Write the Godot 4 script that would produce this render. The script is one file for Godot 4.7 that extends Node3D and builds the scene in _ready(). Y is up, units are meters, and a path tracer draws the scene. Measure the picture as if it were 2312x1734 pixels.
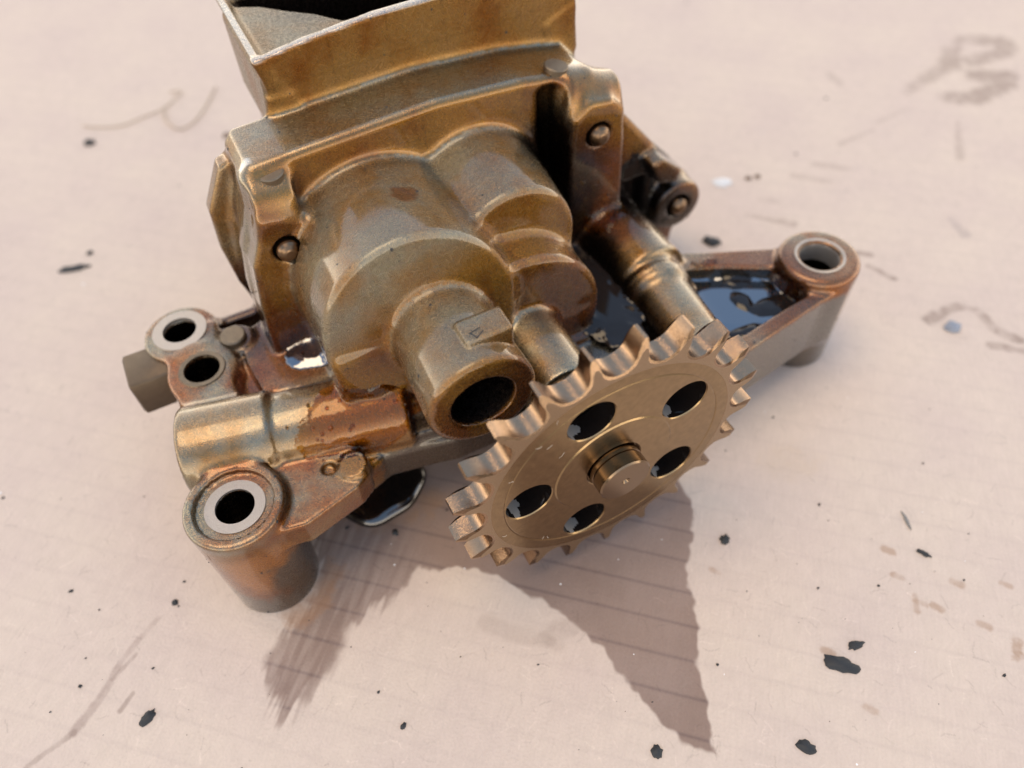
extends Node3D
# A used engine oil pump standing on oil-stained cardboard. Millimetres of the pump's own frame: x across, y up from the
# shaft axis (which lies 44 mm over the cardboard), z along the shaft towards the sprocket.

const LIFT := 44.0
const BASE := Vector3(0, 0, -0.06)

# ------------------------------------------------------------------ implicit solids
var pT := PackedInt32Array()
var pO := PackedInt32Array()
var pG := PackedInt32Array()
var pK := PackedFloat32Array()
var pA: Array[PackedFloat32Array] = []
var pP: Array[PackedVector2Array] = []

var nA := FastNoiseLite.new()
var nB := FastNoiseLite.new()
var nC := FastNoiseLite.new()

func add_prim(t: int, g: int, op: int, k: float, a: PackedFloat32Array, poly := PackedVector2Array()) -> void:
	pT.append(t); pO.append(op); pG.append(g); pK.append(k); pA.append(a); pP.append(poly)

func cyl(g: int, op: int, k: float, a: Vector3, b: Vector3, r0: float, r1: float, rd := 0.6) -> void:
	var d := b - a
	var n := d.normalized()
	add_prim(0, g, op, k, PackedFloat32Array([a.x, a.y, a.z, n.x, n.y, n.z, d.length(), r0, r1, rd]))

func box(g: int, op: int, k: float, lo: Vector3, hi: Vector3, rd := 0.8, turn := 0.0) -> void:
	var c := (lo + hi) * 0.5
	var h := (hi - lo) * 0.5
	add_prim(1, g, op, k, PackedFloat32Array([c.x, c.y, c.z, h.x, h.y, h.z, rd, cos(turn), sin(turn)]))

func ext(g: int, op: int, k: float, axis: int, pts: Array, lo: float, hi: float, rd := 0.8, rc := 1.5) -> void:
	var poly := PackedVector2Array()
	for q in pts:
		poly.append(Vector2(q[0], q[1]))
	if Geometry2D.is_polygon_clockwise(poly):
		poly.reverse()
	if rc > 0.0:
		var shrunk := Geometry2D.offset_polygon(poly, -rc)
		if shrunk.size() > 0:
			poly = shrunk[0]
	add_prim(2, g, op, k, PackedFloat32Array([axis, lo, hi, rd, rc]), poly)

func prim(i: int, p: Vector3) -> float:
	var a := pA[i]
	var t := pT[i]
	if t == 0:
		var q := p - Vector3(a[0], a[1], a[2])
		var s := q.dot(Vector3(a[3], a[4], a[5]))
		var len := a[6]
		var rad := sqrt(maxf(q.length_squared() - s * s, 0.0))
		var rr := lerpf(a[7], a[8], clampf(s / len, 0.0, 1.0))
		var dx := rad - rr + a[9]
		var dy := absf(s - len * 0.5) - len * 0.5 + a[9]
		if dx > 0.0 and dy > 0.0:
			return sqrt(dx * dx + dy * dy) - a[9]
		return maxf(dx, dy) - a[9]
	if t == 1:
		var q := p - Vector3(a[0], a[1], a[2])
		if a[8] != 0.0:
			q = Vector3(q.x * a[7] - q.z * a[8], q.y, q.x * a[8] + q.z * a[7])
		var e := Vector3(absf(q.x) - a[3] + a[6], absf(q.y) - a[4] + a[6], absf(q.z) - a[5] + a[6])
		var o := Vector3(maxf(e.x, 0.0), maxf(e.y, 0.0), maxf(e.z, 0.0))
		return o.length() + minf(maxf(e.x, maxf(e.y, e.z)), 0.0) - a[6]
	var u := Vector2(p.z, p.y)
	var w := p.x
	if a[0] == 1.0:
		u = Vector2(p.x, p.z)
		w = p.y
	elif a[0] == 2.0:
		u = Vector2(p.x, p.y)
		w = p.z
	var poly := pP[i]
	var n := poly.size()
	var best := 1e18
	var sgn := 1.0
	var vj := poly[n - 1]
	for m in n:
		var vi := poly[m]
		var e2 := vj - vi
		var w2 := u - vi
		var b2 := w2 - e2 * clampf(w2.dot(e2) / e2.length_squared(), 0.0, 1.0)
		best = minf(best, b2.length_squared())
		var c1 := u.y >= vi.y
		var c2 := u.y < vj.y
		var c3 := e2.x * w2.y > e2.y * w2.x
		if (c1 and c2 and c3) or not (c1 or c2 or c3):
			sgn = -sgn
		vj = vi
	var dd := sgn * sqrt(best) - a[4] + a[3]
	var mid := (a[1] + a[2]) * 0.5
	var dw := absf(w - mid) - (a[2] - a[1]) * 0.5 + a[3]
	if dd > 0.0 and dw > 0.0:
		return sqrt(dd * dd + dw * dw) - a[3]
	return maxf(dd, dw) - a[3]

func field(p: Vector3, which: PackedInt32Array) -> float:
	var d := 1e4
	for i in which:
		var v := prim(i, p)
		var k := pK[i]
		if pO[i] == 0:
			var h := k - absf(d - v)
			d = minf(d, v)
			if h > 0.0:
				d -= h * h * 0.25 / k
		else:
			v = -v
			var h := k - absf(d - v)
			d = maxf(d, v)
			if h > 0.0:
				d += h * h * 0.25 / k
	return d

func group_at(p: Vector3, which: PackedInt32Array) -> int:
	var best := 1e9
	var g := 0
	for i in which:
		if pO[i] == 0:
			var v := prim(i, p)
			if v < best:
				best = v
				g = pG[i]
	return g

# surface nets over small blocks, run on all cores
const NB := 8
var cell := 1.0
var grid_lo := Vector3.ZERO
var blocks: Array[Vector3i] = []
var block_prims: Array[PackedInt32Array] = []
var out_keys: Array[PackedInt64Array] = []
var out_pos: Array[PackedVector3Array] = []
var out_nrm: Array[PackedVector3Array] = []
var out_grp: Array[PackedInt32Array] = []
var out_col: Array[PackedColorArray] = []
var out_val: Array[PackedFloat32Array] = []
var film_mode := 0

func value(p: Vector3, which: PackedInt32Array) -> float:
	return field(p, which) if film_mode == 0 else film_field(p, which)

func key_of(c: Vector3i) -> int:
	return (c.x * 4096 + c.y) * 4096 + c.z

func run_block(n: int) -> void:
	var b := blocks[n]
	var which := block_prims[n]
	var S := NB + 1
	var vals := PackedFloat32Array()
	vals.resize(S * S * S)
	var at := 0
	for i in S:
		for j in S:
			for k in S:
				vals[at] = value(grid_lo + Vector3(b.x + i, b.y + j, b.z + k) * cell, which)
				at += 1
	var keys := PackedInt64Array()
	var pos := PackedVector3Array()
	var nrm := PackedVector3Array()
	var grp := PackedInt32Array()
	var col := PackedColorArray()
	var off := PackedInt32Array([0, 1, S, S + 1, S * S, S * S + 1, S * S + S, S * S + S + 1])
	for i in NB:
		for j in NB:
			for k in NB:
				var o := (i * S + j) * S + k
				var v := PackedFloat32Array()
				v.resize(8)
				var inside := 0
				for m in 8:
					v[m] = vals[o + off[m]]
					if v[m] < 0.0:
						inside += 1
				if inside == 0 or inside == 8:
					continue
				var sum := Vector3.ZERO
				var cnt := 0
				for m in 8:
					for ax in 3:
						var bit := 1 << ax
						if m & bit:
							continue
						var q := m | bit
						if (v[m] < 0.0) != (v[q] < 0.0):
							var s := v[m] / (v[m] - v[q])
							var pt := Vector3((m >> 2) & 1, (m >> 1) & 1, m & 1)
							if ax == 2:
								pt.x += s
							elif ax == 1:
								pt.y += s
							else:
								pt.z += s
							sum += pt
							cnt += 1
				var c := Vector3i(b.x + i, b.y + j, b.z + k)
				var p := grid_lo + (Vector3(c) + sum / cnt) * cell
				var e := 0.3
				var f0 := value(p, which)
				var g := Vector3(value(p + Vector3(e, 0, 0), which) - value(p - Vector3(e, 0, 0), which), value(p + Vector3(0, e, 0), which) - value(p - Vector3(0, e, 0), which), value(p + Vector3(0, 0, e), which) - value(p - Vector3(0, 0, e), which))
				var nn := g.normalized()
				p -= nn * clampf(f0, -0.5, 0.5) * 0.8
				keys.append(key_of(c))
				var gr := group_at(p, which) if film_mode == 0 else 0
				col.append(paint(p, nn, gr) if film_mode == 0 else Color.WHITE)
				pos.append(p)
				nrm.append(nn)
				grp.append(gr)
	out_val[n] = vals
	out_keys[n] = keys
	out_pos[n] = pos
	out_nrm[n] = nrm
	out_grp[n] = grp
	out_col[n] = col

func solid(lo: Vector3, hi: Vector3, size: float, names: Array) -> Dictionary:
	cell = size
	grid_lo = lo
	blocks.clear()
	block_prims.clear()
	var all := PackedInt32Array(range(pT.size()))
	var step := NB * cell
	var half := step * 0.8661 + 0.2
	var cnt := Vector3i(((hi - lo) / step).ceil())
	for i in cnt.x:
		for j in cnt.y:
			for k in cnt.z:
				var c := lo + Vector3(i + 0.5, j + 0.5, k + 0.5) * step
				var near := PackedInt32Array()
				var any := false
				for q in all:
					if prim(q, c) < half + pK[q]:
						near.append(q)
						any = any or pO[q] == 0
				if film_mode > 0 or (any and absf(field(c, near)) < half):
					blocks.append(Vector3i(i, j, k) * NB)
					block_prims.append(near)
	var n := blocks.size()
	out_keys.resize(n); out_pos.resize(n); out_nrm.resize(n); out_grp.resize(n); out_col.resize(n); out_val.resize(n)
	var id := WorkerThreadPool.add_group_task(run_block, n)
	WorkerThreadPool.wait_for_group_task_completion(id)
	# join
	var index := {}
	var pos := PackedVector3Array()
	var nrm := PackedVector3Array()
	var grp := PackedInt32Array()
	var col := PackedColorArray()
	for m in n:
		var keys := out_keys[m]
		var base := pos.size()
		pos.append_array(out_pos[m])
		nrm.append_array(out_nrm[m])
		grp.append_array(out_grp[m])
		col.append_array(out_col[m])
		for q in keys.size():
			index[keys[q]] = base + q
	var tris: Array[PackedInt32Array] = []
	for g in names.size():
		tris.append(PackedInt32Array())
	var S := NB + 1
	var dk := [4096 * 4096, 4096, 1]
	var dv := [S * S, S, 1]
	for m in n:
		var vals := out_val[m]
		var b := blocks[m]
		for i in NB:
			for j in NB:
				for k in NB:
					var o := (i * S + j) * S + k
					var v0 := vals[o] < 0.0
					for ax in 3:
						if v0 == (vals[o + dv[ax]] < 0.0):
							continue
						var kk := key_of(Vector3i(b.x + i, b.y + j, b.z + k))
						var a1: int = dk[(ax + 1) % 3]
						var a2: int = dk[(ax + 2) % 3]
						if not (index.has(kk - a1) and index.has(kk - a2) and index.has(kk - a1 - a2) and index.has(kk)):
							continue
						var q0: int = index[kk]
						var q1: int = index[kk - a1]
						var q2: int = index[kk - a1 - a2]
						var q3: int = index[kk - a2]
						var g := grp[q0]
						if grp[q1] == grp[q2] and grp[q1] == grp[q3]:
							g = grp[q1]
						var list := tris[g]
						if v0:
							list.append_array(PackedInt32Array([q0, q2, q1, q0, q3, q2]))
						else:
							list.append_array(PackedInt32Array([q0, q1, q2, q0, q2, q3]))
						tris[g] = list
	return {"pos": pos, "nrm": nrm, "col": col, "tris": tris}

var film_spots := []
var film_level := 0.0

func film_field(p: Vector3, which: PackedInt32Array) -> float:
	var d := field(p, which)
	var nz := nB.get_noise_3d(p.x * 0.6, p.y * 0.6, p.z * 0.6) * 1.6 + nA.get_noise_3d(p.x * 2.0, p.y * 2.0, p.z * 2.0) * 3.0
	var reg := 1e9
	for s in film_spots:
		var q: Vector3 = (p - s[0]) / s[1]
		reg = minf(reg, (q.length() - 1.0) * minf(s[1].x, minf(s[1].y, s[1].z)))
	if film_mode == 1:
		reg += nz * 0.6   # a thin coat that follows the metal
		var t := lerpf(-0.25, 0.45 + nz * 0.05, clampf(-reg * 0.4, 0.0, 1.0))
		return maxf(maxf(d - t, -d - 0.6), reg)
	# a pool with a climbing edge
	reg += nz * 0.25
	return maxf(maxf(p.y - film_level - 0.9 * exp(-maxf(d, 0.0) / 0.7) + maxf(reg + 2.5, 0.0) * 0.5, -d - 0.4), reg)

func film(called: String, mode: int, level: float, spots_: Array, lo: Vector3, hi: Vector3, mat: Material, root: Node3D, label := "") -> void:
	film_mode = mode
	film_level = level
	film_spots = spots_
	var d := solid(lo, hi, 0.6, [called])
	film_mode = 0
	part(called, cut_out(d, 0), mat, root, label)

func world(p: Vector3) -> Vector3:
	return Vector3(p.x, p.y + LIFT, p.z) * 0.001 - BASE

func cut_out(d: Dictionary, g: int) -> ArrayMesh:
	var tri: PackedInt32Array = d.tris[g]
	var back := {}
	var pos := PackedVector3Array()
	var nrm := PackedVector3Array()
	var col := PackedColorArray()
	var idx := PackedInt32Array()
	for t in tri:
		if not back.has(t):
			back[t] = pos.size()
			pos.append(world(d.pos[t]))
			nrm.append(d.nrm[t])
			col.append(d.col[t])
		idx.append(back[t])
	var a := []
	a.resize(Mesh.ARRAY_MAX)
	a[Mesh.ARRAY_VERTEX] = pos
	a[Mesh.ARRAY_NORMAL] = nrm
	a[Mesh.ARRAY_COLOR] = col
	a[Mesh.ARRAY_INDEX] = idx
	var mesh := ArrayMesh.new()
	if idx.size() > 0:
		mesh.add_surface_from_arrays(Mesh.PRIMITIVE_TRIANGLES, a)
	return mesh

# ------------------------------------------------------------------ colour of the castings (linear, some recess shade painted in)
const TAN := Color(0.25, 0.212, 0.145)
const AMBER := Color(0.265, 0.125, 0.018)
const RED := Color(0.15, 0.046, 0.01)
const BARE := Color(0.72, 0.71, 0.68)
const GREY := Color(0.105, 0.108, 0.10)
const BLACK := Color(0.03, 0.021, 0.016)

var spots := []   # [centre, radius, colour, strength]
var bores := []   # [x, y or z, which axis (1 up, 2 along the shaft), radius, height below which black is painted]

func paint(p: Vector3, n: Vector3, g: int) -> Color:
	var a := nA.get_noise_3d(p.x, p.y, p.z)
	var b := nB.get_noise_3d(p.x, p.y, p.z)
	var c := TAN.lerp(AMBER, clampf(0.30 + a * 0.9 + b * 0.25, 0.0, 1.0))
	# varnish baked on the machined front faces
	var front := 0.0
	if g == 0 or g == 1:
		front = maxf(smoothstep(-49.5, -47.6, p.z), smoothstep(-60.2, -58.8, p.z) * smoothstep(14.0, 20.0, p.y) * smoothstep(-12.0, -4.0, p.x)) if g == 0 else smoothstep(-22.5, -20.8, p.z)
	elif g == 3:
		front = smoothstep(-90.5, -88.0, p.z) * smoothstep(0.3, 0.8, n.z)
	elif g == 4:
		front = smoothstep(-106.0, -105.0, p.z) * 0.8
	elif g == 7:
		front = smoothstep(-6.0, -9.0, p.y)
	elif g == 5 and p.y < -8.6:
		front = 0.7
	c = c.lerp(AMBER.lerp(RED, clampf(0.15 + a * 1.1 + b * 0.2, 0.0, 1.0)), front * 0.92)
	# streaky dark red, stronger towards the foot of the front faces
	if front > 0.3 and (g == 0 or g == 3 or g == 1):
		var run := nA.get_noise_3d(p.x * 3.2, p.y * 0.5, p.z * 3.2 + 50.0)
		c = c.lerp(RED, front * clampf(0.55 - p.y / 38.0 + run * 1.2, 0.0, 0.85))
	if g == 5 or g == 7 or g == 8 or g == 10 or g == 11:
		c = c.lerp(RED * 1.5, clampf(0.38 + a * 0.9 + b * 0.25, 0.0, 0.8))
	c = c.lerp(RED, clampf(a * 0.5 - 0.15 + b * 0.2, 0.0, 0.4))
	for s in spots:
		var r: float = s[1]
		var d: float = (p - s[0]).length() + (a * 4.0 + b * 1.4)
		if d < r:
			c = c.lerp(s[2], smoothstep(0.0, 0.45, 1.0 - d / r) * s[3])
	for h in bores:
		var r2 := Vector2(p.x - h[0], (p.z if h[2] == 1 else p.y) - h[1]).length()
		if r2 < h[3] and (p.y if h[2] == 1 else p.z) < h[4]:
			c = BLACK  # black bore walls: oil, plus the shade of their depth painted in
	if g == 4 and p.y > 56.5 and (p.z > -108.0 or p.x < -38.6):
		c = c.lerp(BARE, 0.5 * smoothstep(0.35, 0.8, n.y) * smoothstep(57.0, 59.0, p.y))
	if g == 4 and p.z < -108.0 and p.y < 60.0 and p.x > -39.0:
		c = c * 0.62  # tray interior toned down in the colour, in place of shade
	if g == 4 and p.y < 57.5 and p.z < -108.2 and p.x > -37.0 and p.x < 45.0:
		c = BLACK  # deep part of the tray painted black as its shade
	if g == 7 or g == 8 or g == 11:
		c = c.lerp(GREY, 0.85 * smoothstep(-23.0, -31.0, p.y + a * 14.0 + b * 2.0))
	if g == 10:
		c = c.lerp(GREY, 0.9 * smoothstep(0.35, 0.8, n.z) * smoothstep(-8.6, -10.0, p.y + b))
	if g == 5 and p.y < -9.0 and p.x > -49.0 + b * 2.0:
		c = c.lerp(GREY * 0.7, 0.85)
	return c

# ------------------------------------------------------------------ nodes
var taken := {}

func numbered(called: String) -> String:
	var n: int = taken.get(called, 0)
	taken[called] = n + 1
	return called if n == 0 else "%s_%03d" % [called, n]

func part(called: String, mesh: Mesh, mat: Material, parent: Node3D, label := "") -> MeshInstance3D:
	var o := MeshInstance3D.new()
	o.name = called
	o.mesh = mesh
	if mat:
		o.material_override = null
		for s in mesh.get_surface_count():
			o.set_surface_override_material(s, mat)
	parent.add_child(o, true)
	if label:
		o.set_meta("label", label)
	return o

func thing(called: String, mesh: Mesh, mat: Material, label: String, category: String, group := "", kind := "") -> MeshInstance3D:
	var o := part(numbered(called), mesh, mat, self, label)
	if category:
		o.set_meta("category", category)
	if group:
		o.set_meta("group", group)
	if kind:
		o.set_meta("kind", kind)
	return o

# ------------------------------------------------------------------ explicit meshes
func tri(st: SurfaceTool, a: Vector3, b: Vector3, c: Vector3, want: Vector3) -> void:
	if (b - a).cross(c - a).dot(want) > 0.0:
		var t := b
		b = c
		c = t
	st.add_vertex(a); st.add_vertex(b); st.add_vertex(c)

func quad(st: SurfaceTool, a: Vector3, b: Vector3, c: Vector3, d: Vector3, want: Vector3) -> void:
	tri(st, a, b, c, want)
	tri(st, a, c, d, want)

func ntri(st: SurfaceTool, p: Array, n: Array) -> void:
	var o := [0, 1, 2]
	if (p[1] - p[0]).cross(p[2] - p[0]).dot(n[0] + n[1] + n[2]) > 0.0:
		o = [0, 2, 1]
	for i in o:
		st.set_normal(n[i])
		st.add_vertex(p[i])

func nquad(st: SurfaceTool, p: Array, n: Array) -> void:
	ntri(st, [p[0], p[1], p[2]], [n[0], n[1], n[2]])
	ntri(st, [p[0], p[2], p[3]], [n[0], n[2], n[3]])

# lathe round an axis through o; profile is a list of [radius, height]; sharp between segments
func lathe(prof: Array, o: Vector3, axis: Vector3, seg := 64, closed := false) -> ArrayMesh:
	var st := SurfaceTool.new()
	st.begin(Mesh.PRIMITIVE_TRIANGLES)
	var n := axis.normalized()
	var e1 := n.cross(Vector3.UP if absf(n.y) < 0.9 else Vector3.RIGHT).normalized()
	var e2 := n.cross(e1)
	var count := prof.size() if closed else prof.size() - 1
	for s in count:
		var a: Array = prof[s]
		var b: Array = prof[(s + 1) % prof.size()]
		var d := Vector2(b[0] - a[0], b[1] - a[1])
		if d.length() < 1e-6:
			continue
		var m := Vector2(d.y, -d.x).normalized()
		for i in seg:
			var t0 := TAU * i / seg
			var t1 := TAU * (i + 1) / seg
			var r0 := e1 * cos(t0) + e2 * sin(t0)
			var r1 := e1 * cos(t1) + e2 * sin(t1)
			var n0 := r0 * m.x + n * m.y
			var n1 := r1 * m.x + n * m.y
			nquad(st, [world(o + r0 * a[0] + n * a[1]), world(o + r1 * a[0] + n * a[1]), world(o + r1 * b[0] + n * b[1]), world(o + r0 * b[0] + n * b[1])], [n0, n1, n1, n0])
	return st.commit()

func tube(pts: Array, r: float, sides := 6, taper := 0.0) -> ArrayMesh:
	var st := SurfaceTool.new()
	st.begin(Mesh.PRIMITIVE_TRIANGLES)
	var ring := []
	var nr := []
	for i in pts.size():
		var d: Vector3 = (pts[mini(i + 1, pts.size() - 1)] - pts[maxi(i - 1, 0)]).normalized()
		var e1 := d.cross(Vector3(0.13, 0.97, 0.2)).normalized()
		var e2 := d.cross(e1)
		var row := []
		var nrow := []
		var rr := r * (1.0 - taper * i / (pts.size() - 1.0))
		for s in sides:
			var t := TAU * s / sides
			var q := e1 * cos(t) + e2 * sin(t)
			row.append(pts[i] + q * rr)
			nrow.append(q)
		ring.append(row)
		nr.append(nrow)
	for i in pts.size() - 1:
		for s in sides:
			var u := (s + 1) % sides
			nquad(st, [ring[i][s], ring[i][u], ring[i + 1][u], ring[i + 1][s]], [nr[i][s], nr[i][u], nr[i + 1][u], nr[i + 1][s]])
	return st.commit()

func curve(pts: Array, steps: int) -> Array:
	var c := Curve3D.new()
	for i in pts.size():
		var t: Vector3 = (pts[mini(i + 1, pts.size() - 1)] - pts[maxi(i - 1, 0)]) / 6.0
		c.add_point(pts[i], -t, t)
	var out := []
	var l := c.get_baked_length()
	for i in steps + 1:
		out.append(c.sample_baked(l * i / steps, true))
	return out

# ------------------------------------------------------------------ materials
func noise_tex(size: int, freq: float, seed_: int, kind: int, octaves := 3, lo := 0.0, hi := 1.0) -> NoiseTexture2D:
	var f := FastNoiseLite.new()
	f.seed = seed_
	f.noise_type = kind
	f.frequency = freq
	f.fractal_octaves = octaves
	if kind == FastNoiseLite.TYPE_CELLULAR:
		f.cellular_return_type = FastNoiseLite.RETURN_DISTANCE
	var t := NoiseTexture2D.new()
	t.width = size
	t.height = size
	t.seamless = true
	t.noise = f
	t.normalize = true
	if lo != 0.0 or hi != 1.0:
		var g := Gradient.new()
		g.offsets = PackedFloat32Array([0.0, 1.0])
		g.colors = PackedColorArray([Color(lo, lo, lo), Color(hi, hi, hi)])
		t.color_ramp = g
	return t

var grain: NoiseTexture2D
var patchy: NoiseTexture2D

func metal(c: Color, rough: float, metallic := 1.0, vertex := false, bump := 0.0, scale := 45.0) -> StandardMaterial3D:
	var m := StandardMaterial3D.new()
	m.albedo_color = c.linear_to_srgb()
	m.vertex_color_use_as_albedo = vertex
	m.metallic = metallic
	m.metallic_specular = 0.5
	m.roughness = rough
	if bump > 0.0:
		m.uv1_triplanar = true
		m.uv1_scale = Vector3.ONE * scale
		m.heightmap_enabled = true
		m.heightmap_texture = grain
		m.heightmap_scale = bump
	return m

# ------------------------------------------------------------------ the pump's solids
func build_pump_field() -> void:
	# groups: 0 rotor_housing 1 control_tube 2 shaft_neck 3 flange_plate 4 pickup_tray 5 base_flange 6 valve_bore
	#         7 front boss 8 rear boss 9 bolt_sleeve 10 side_arm 11 right boss
	var V := func(x, y, z): return Vector3(x, y, z)
	# base
	ext(5, 0, 2.0, 1, [[-64, -100], [58, -104], [62, -60], [58, -30], [20, -34], [-28, -34], [-38, -36.5], [-47, -38], [-51, -36.5], [-56, -35], [-64, -34]], -25, -14, 1.5, 1.5)
	ext(5, 0, 2.0, 1, [[-47.5, -60], [40, -60], [30, -36], [-28, -36], [-38, -37.5], [-47, -39.5]], -24, -9.5, 1.2, 1.5)
	ext(5, 0, 2.0, 1, [[-76, -104], [58, -104], [58, -44], [-46, -44], [-60, -48], [-78, -66]], -20, -7.5, 1.0, 2.0)
	# left arm with its rounded end
	ext(5, 0, 2.0, 1, [[-88, -48], [-80, -26], [-72, -24.5], [-57, -28.6], [-52.5, -31.5], [-52.5, -38], [-58, -44], [-70, -56]], -17, -8, 0.9, 3.0)
	cyl(5, 0, 0.6, V.call(-55.5, -12, -34.5), V.call(-56.2, -6.9, -34.8), 4.1, 4.0, 0.6)
	# flange plate and cover
	ext(3, 0, 3.0, 2, [[-62.5, -16], [-62, 14], [-60, 26], [-55.5, 38], [-54.5, 46], [-52, 49], [-30, 50], [-3, 51.2], [22, 49.5], [42, 46], [50.5, 36.5], [55, 29], [68, 13.5], [79, 1], [85, -7], [86.5, -12], [87.5, -23], [80, -25], [78, -44], [46, -44], [40, -16]], -107, -86.5, 2.2, 2.0)
	box(3, 1, 1.5, V.call(-80, -30, -100.5), V.call(-58.5, 33, -95.5), 1.0)
	ext(3, 0, 2.0, 2, [[-65.5, 18], [-64.5, 30], [-58, 42], [-52, 44], [-40, 30], [-40, -16], [-60, -14], [-64.5, 4]], -107, -101.5, 1.0, 1.5)
	# left and right bolt strips
	ext(3, 0, 2.5, 2, [[-54, 39], [-48.5, 38], [-42.5, 35.5], [-44.6, 30], [-46, 22], [-46, -10], [-63.2, -10], [-61.8, 12], [-59.9, 26]], -92, -79, 1.2, 1.2)
	cyl(3, 0, 4.0, V.call(-54.6, 39.2, -87.2), V.call(-44, 38.6, -87.2), 7.4, 7.0, 1.5)
	ext(3, 0, 2.5, 2, [[32, 4], [31.3, 18], [32, 30], [33.5, 37.5], [38.4, 41.5], [45.2, 40.6], [49.4, 36], [50.3, 27], [51.3, -8], [32, -8]], -92, -79, 1.4, 2.0)
	cyl(3, 0, 4.0, V.call(32.5, 40.5, -88.5), V.call(50, 36.0, -88.5), 7.6, 7.0, 1.5)
	box(3, 1, 2.5, V.call(26.5, -14, -98), V.call(31.2, 45, -78), 1.5)
	cyl(3, 0, 2.0, V.call(75.5, -9.2, -95), V.call(75.5, -9.2, -81), 9.5, 9.0, 1.2)
	ext(3, 0, 2.0, 2, [[62, 12], [66.5, 13], [74, 6.5], [73, 2], [66, 4]], -92, -80, 0.8, 0.8)
	box(3, 1, 2.0, V.call(54, -26, -93), V.call(65, 4, -78), 2.0)
	# pickup tray behind the flange
	ext(4, 0, 2.5, 2, [[-37.5, 40], [-39.5, 52], [-41.6, 64], [-28, 66], [-10, 67.6], [10, 67.8], [30, 64], [47.5, 58.5], [47, 40]], -107.4, -104.6, 0.6, 0.6)
	ext(4, 0, 1.5, 2, [[-41.8, 64], [-39.6, 64], [-18, 16], [-22, 16]], -190, -105, 0.5, 0.3)
	box(4, 0, 1.5, V.call(-38, 14, -157), V.call(47, 58.5, -153), 1.0)
	box(4, 0, 1.5, V.call(45.2, 16, -190), V.call(47.6, 58.5, -105), 0.5)
	box(4, 0, 2.0, V.call(-22, 14, -190), V.call(47, 19, -105), 1.0)
	ext(4, 0, 1.5, 1, [[-41, -106], [14, -106], [4, -117], [-13, -124.5], [-18, -131.5], [-25, -138], [-30, -143.5], [-35, -146.5], [-41, -147]], 36, 59, 1.8, 1.0)
	ext(4, 0, 2.0, 2, [[-40.6, 54], [-41.8, 49.5], [-44, 46], [-30, 40], [-34, 54]], -107.3, -104.75, 0.6, 0.6)
	ext(4, 0, 2.0, 2, [[47.3, 56], [47.3, 51], [47.8, 47], [48.5, 43], [40, 36], [38, 52]], -107.3, -104.75, 0.6, 0.6)
	# rotor housing
	cyl(0, 0, 3.0, V.call(-24.3, 13.4, -92), V.call(-27.3, 19.8, -47), 27.6, 24.9, 1.8)
	box(0, 0, 3.0, V.call(-51.4, -14, -88), V.call(-30, 17, -47.1), 2.0)
	cyl(0, 0, 3.0, V.call(5.5, 19.5, -92), V.call(5.0, 22, -58), 21.0, 16.6, 1.8)
	cyl(0, 0, 3.0, V.call(0, 2, -92), V.call(0, 2, -47), 24.8, 24.2, 2.0)
	box(0, 0, 3.0, V.call(-40, -16, -92), V.call(22, 2, -48), 2.0)
	# control tube with the black mouth
	cyl(1, 0, 2.6, V.call(-23.2, 16.2, -56), V.call(-23.9, 16.0, -20.2), 12.6, 14.0, 1.8)
	box(1, 0, 0.7, V.call(-24.4, 16, -33.8), V.call(-12.6, 31.2, -25.8), 0.7)
	# shaft neck
	cyl(2, 0, 2.4, V.call(0, 0, -56), V.call(0, 0, -23), 10.5, 10.2, 0.8)
	# valve bore on the left
	cyl(6, 0, 1.6, V.call(-93.5, -9.5, -60.8), V.call(-70.2, -9.5, -55.4), 12.4, 12.2, 1.6)
	cyl(6, 0, 1.6, V.call(-72, -9.5, -55.8), V.call(-36, -9.5, -48.2), 10.9, 11.6, 1.2)
	# front left boss
	cyl(7, 0, 2.2, V.call(-86.1, -44.7, -36.2), V.call(-86.1, -4, -36.2), 11.9, 12.6, 1.2)
	# rear left boss with the second bore, deck and channel
	cyl(8, 0, 3.0, V.call(-85.2, -44.7, -99.6), V.call(-85.2, -4, -99.6), 10.2, 10.6, 1.0)
	cyl(8, 0, 4.0, V.call(-82.8, -44.7, -82.0), V.call(-82.8, -4, -82.0), 9.4, 9.8, 1.0)
	box(8, 0, 3.0, V.call(-91, -40, -99), V.call(-76, -4.2, -64), 1.0)
	ext(5, 0, 1.0, 1, [[-70.5, -92], [-63, -95], [-46, -95], [-46, -60], [-70, -67], [-71.5, -80]], -16, -5.5, 0.9, 1.2)
	cyl(8, 0, 1.5, V.call(-72, -20, -90.5), V.call(-72, -4.6, -90.5), 5.6, 5.6, 0.8)
	# bolt sleeve on the right
	cyl(9, 0, 2.0, V.call(48, -9.5, -90), V.call(48.6, -9.5, -56), 12.4, 12.2, 1.0)
	cyl(9, 0, 2.5, V.call(47.8, -9.5, -60), V.call(46.6, -9.5, -51.5), 10.3, 10.3, 1.0)
	cyl(9, 0, 2.5, V.call(47.0, -9.5, -52.5), V.call(46.5, -9.5, -48.5), 10.9, 10.6, 1.2)
	cyl(9, 0, 2.5, V.call(46.8, -9.5, -50), V.call(44.6, -9.5, -22), 9.6, 9.2, 1.0)
	# side arm with its pocket
	ext(10, 0, 2.0, 1, [[54, -66], [61, -61.5], [90.5, -47.9], [96, -44], [90, -40], [83, -41.5], [71, -48.8], [58, -55]], -32, -8, 1.2, 1.0)
	ext(10, 0, 2.0, 1, [[44, -17], [57, -18.2], [86.5, -23], [97, -23.6], [97, -30], [82.5, -27.2], [58, -23.5], [44, -22.5]], -31, -8, 1.0, 0.8)
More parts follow.
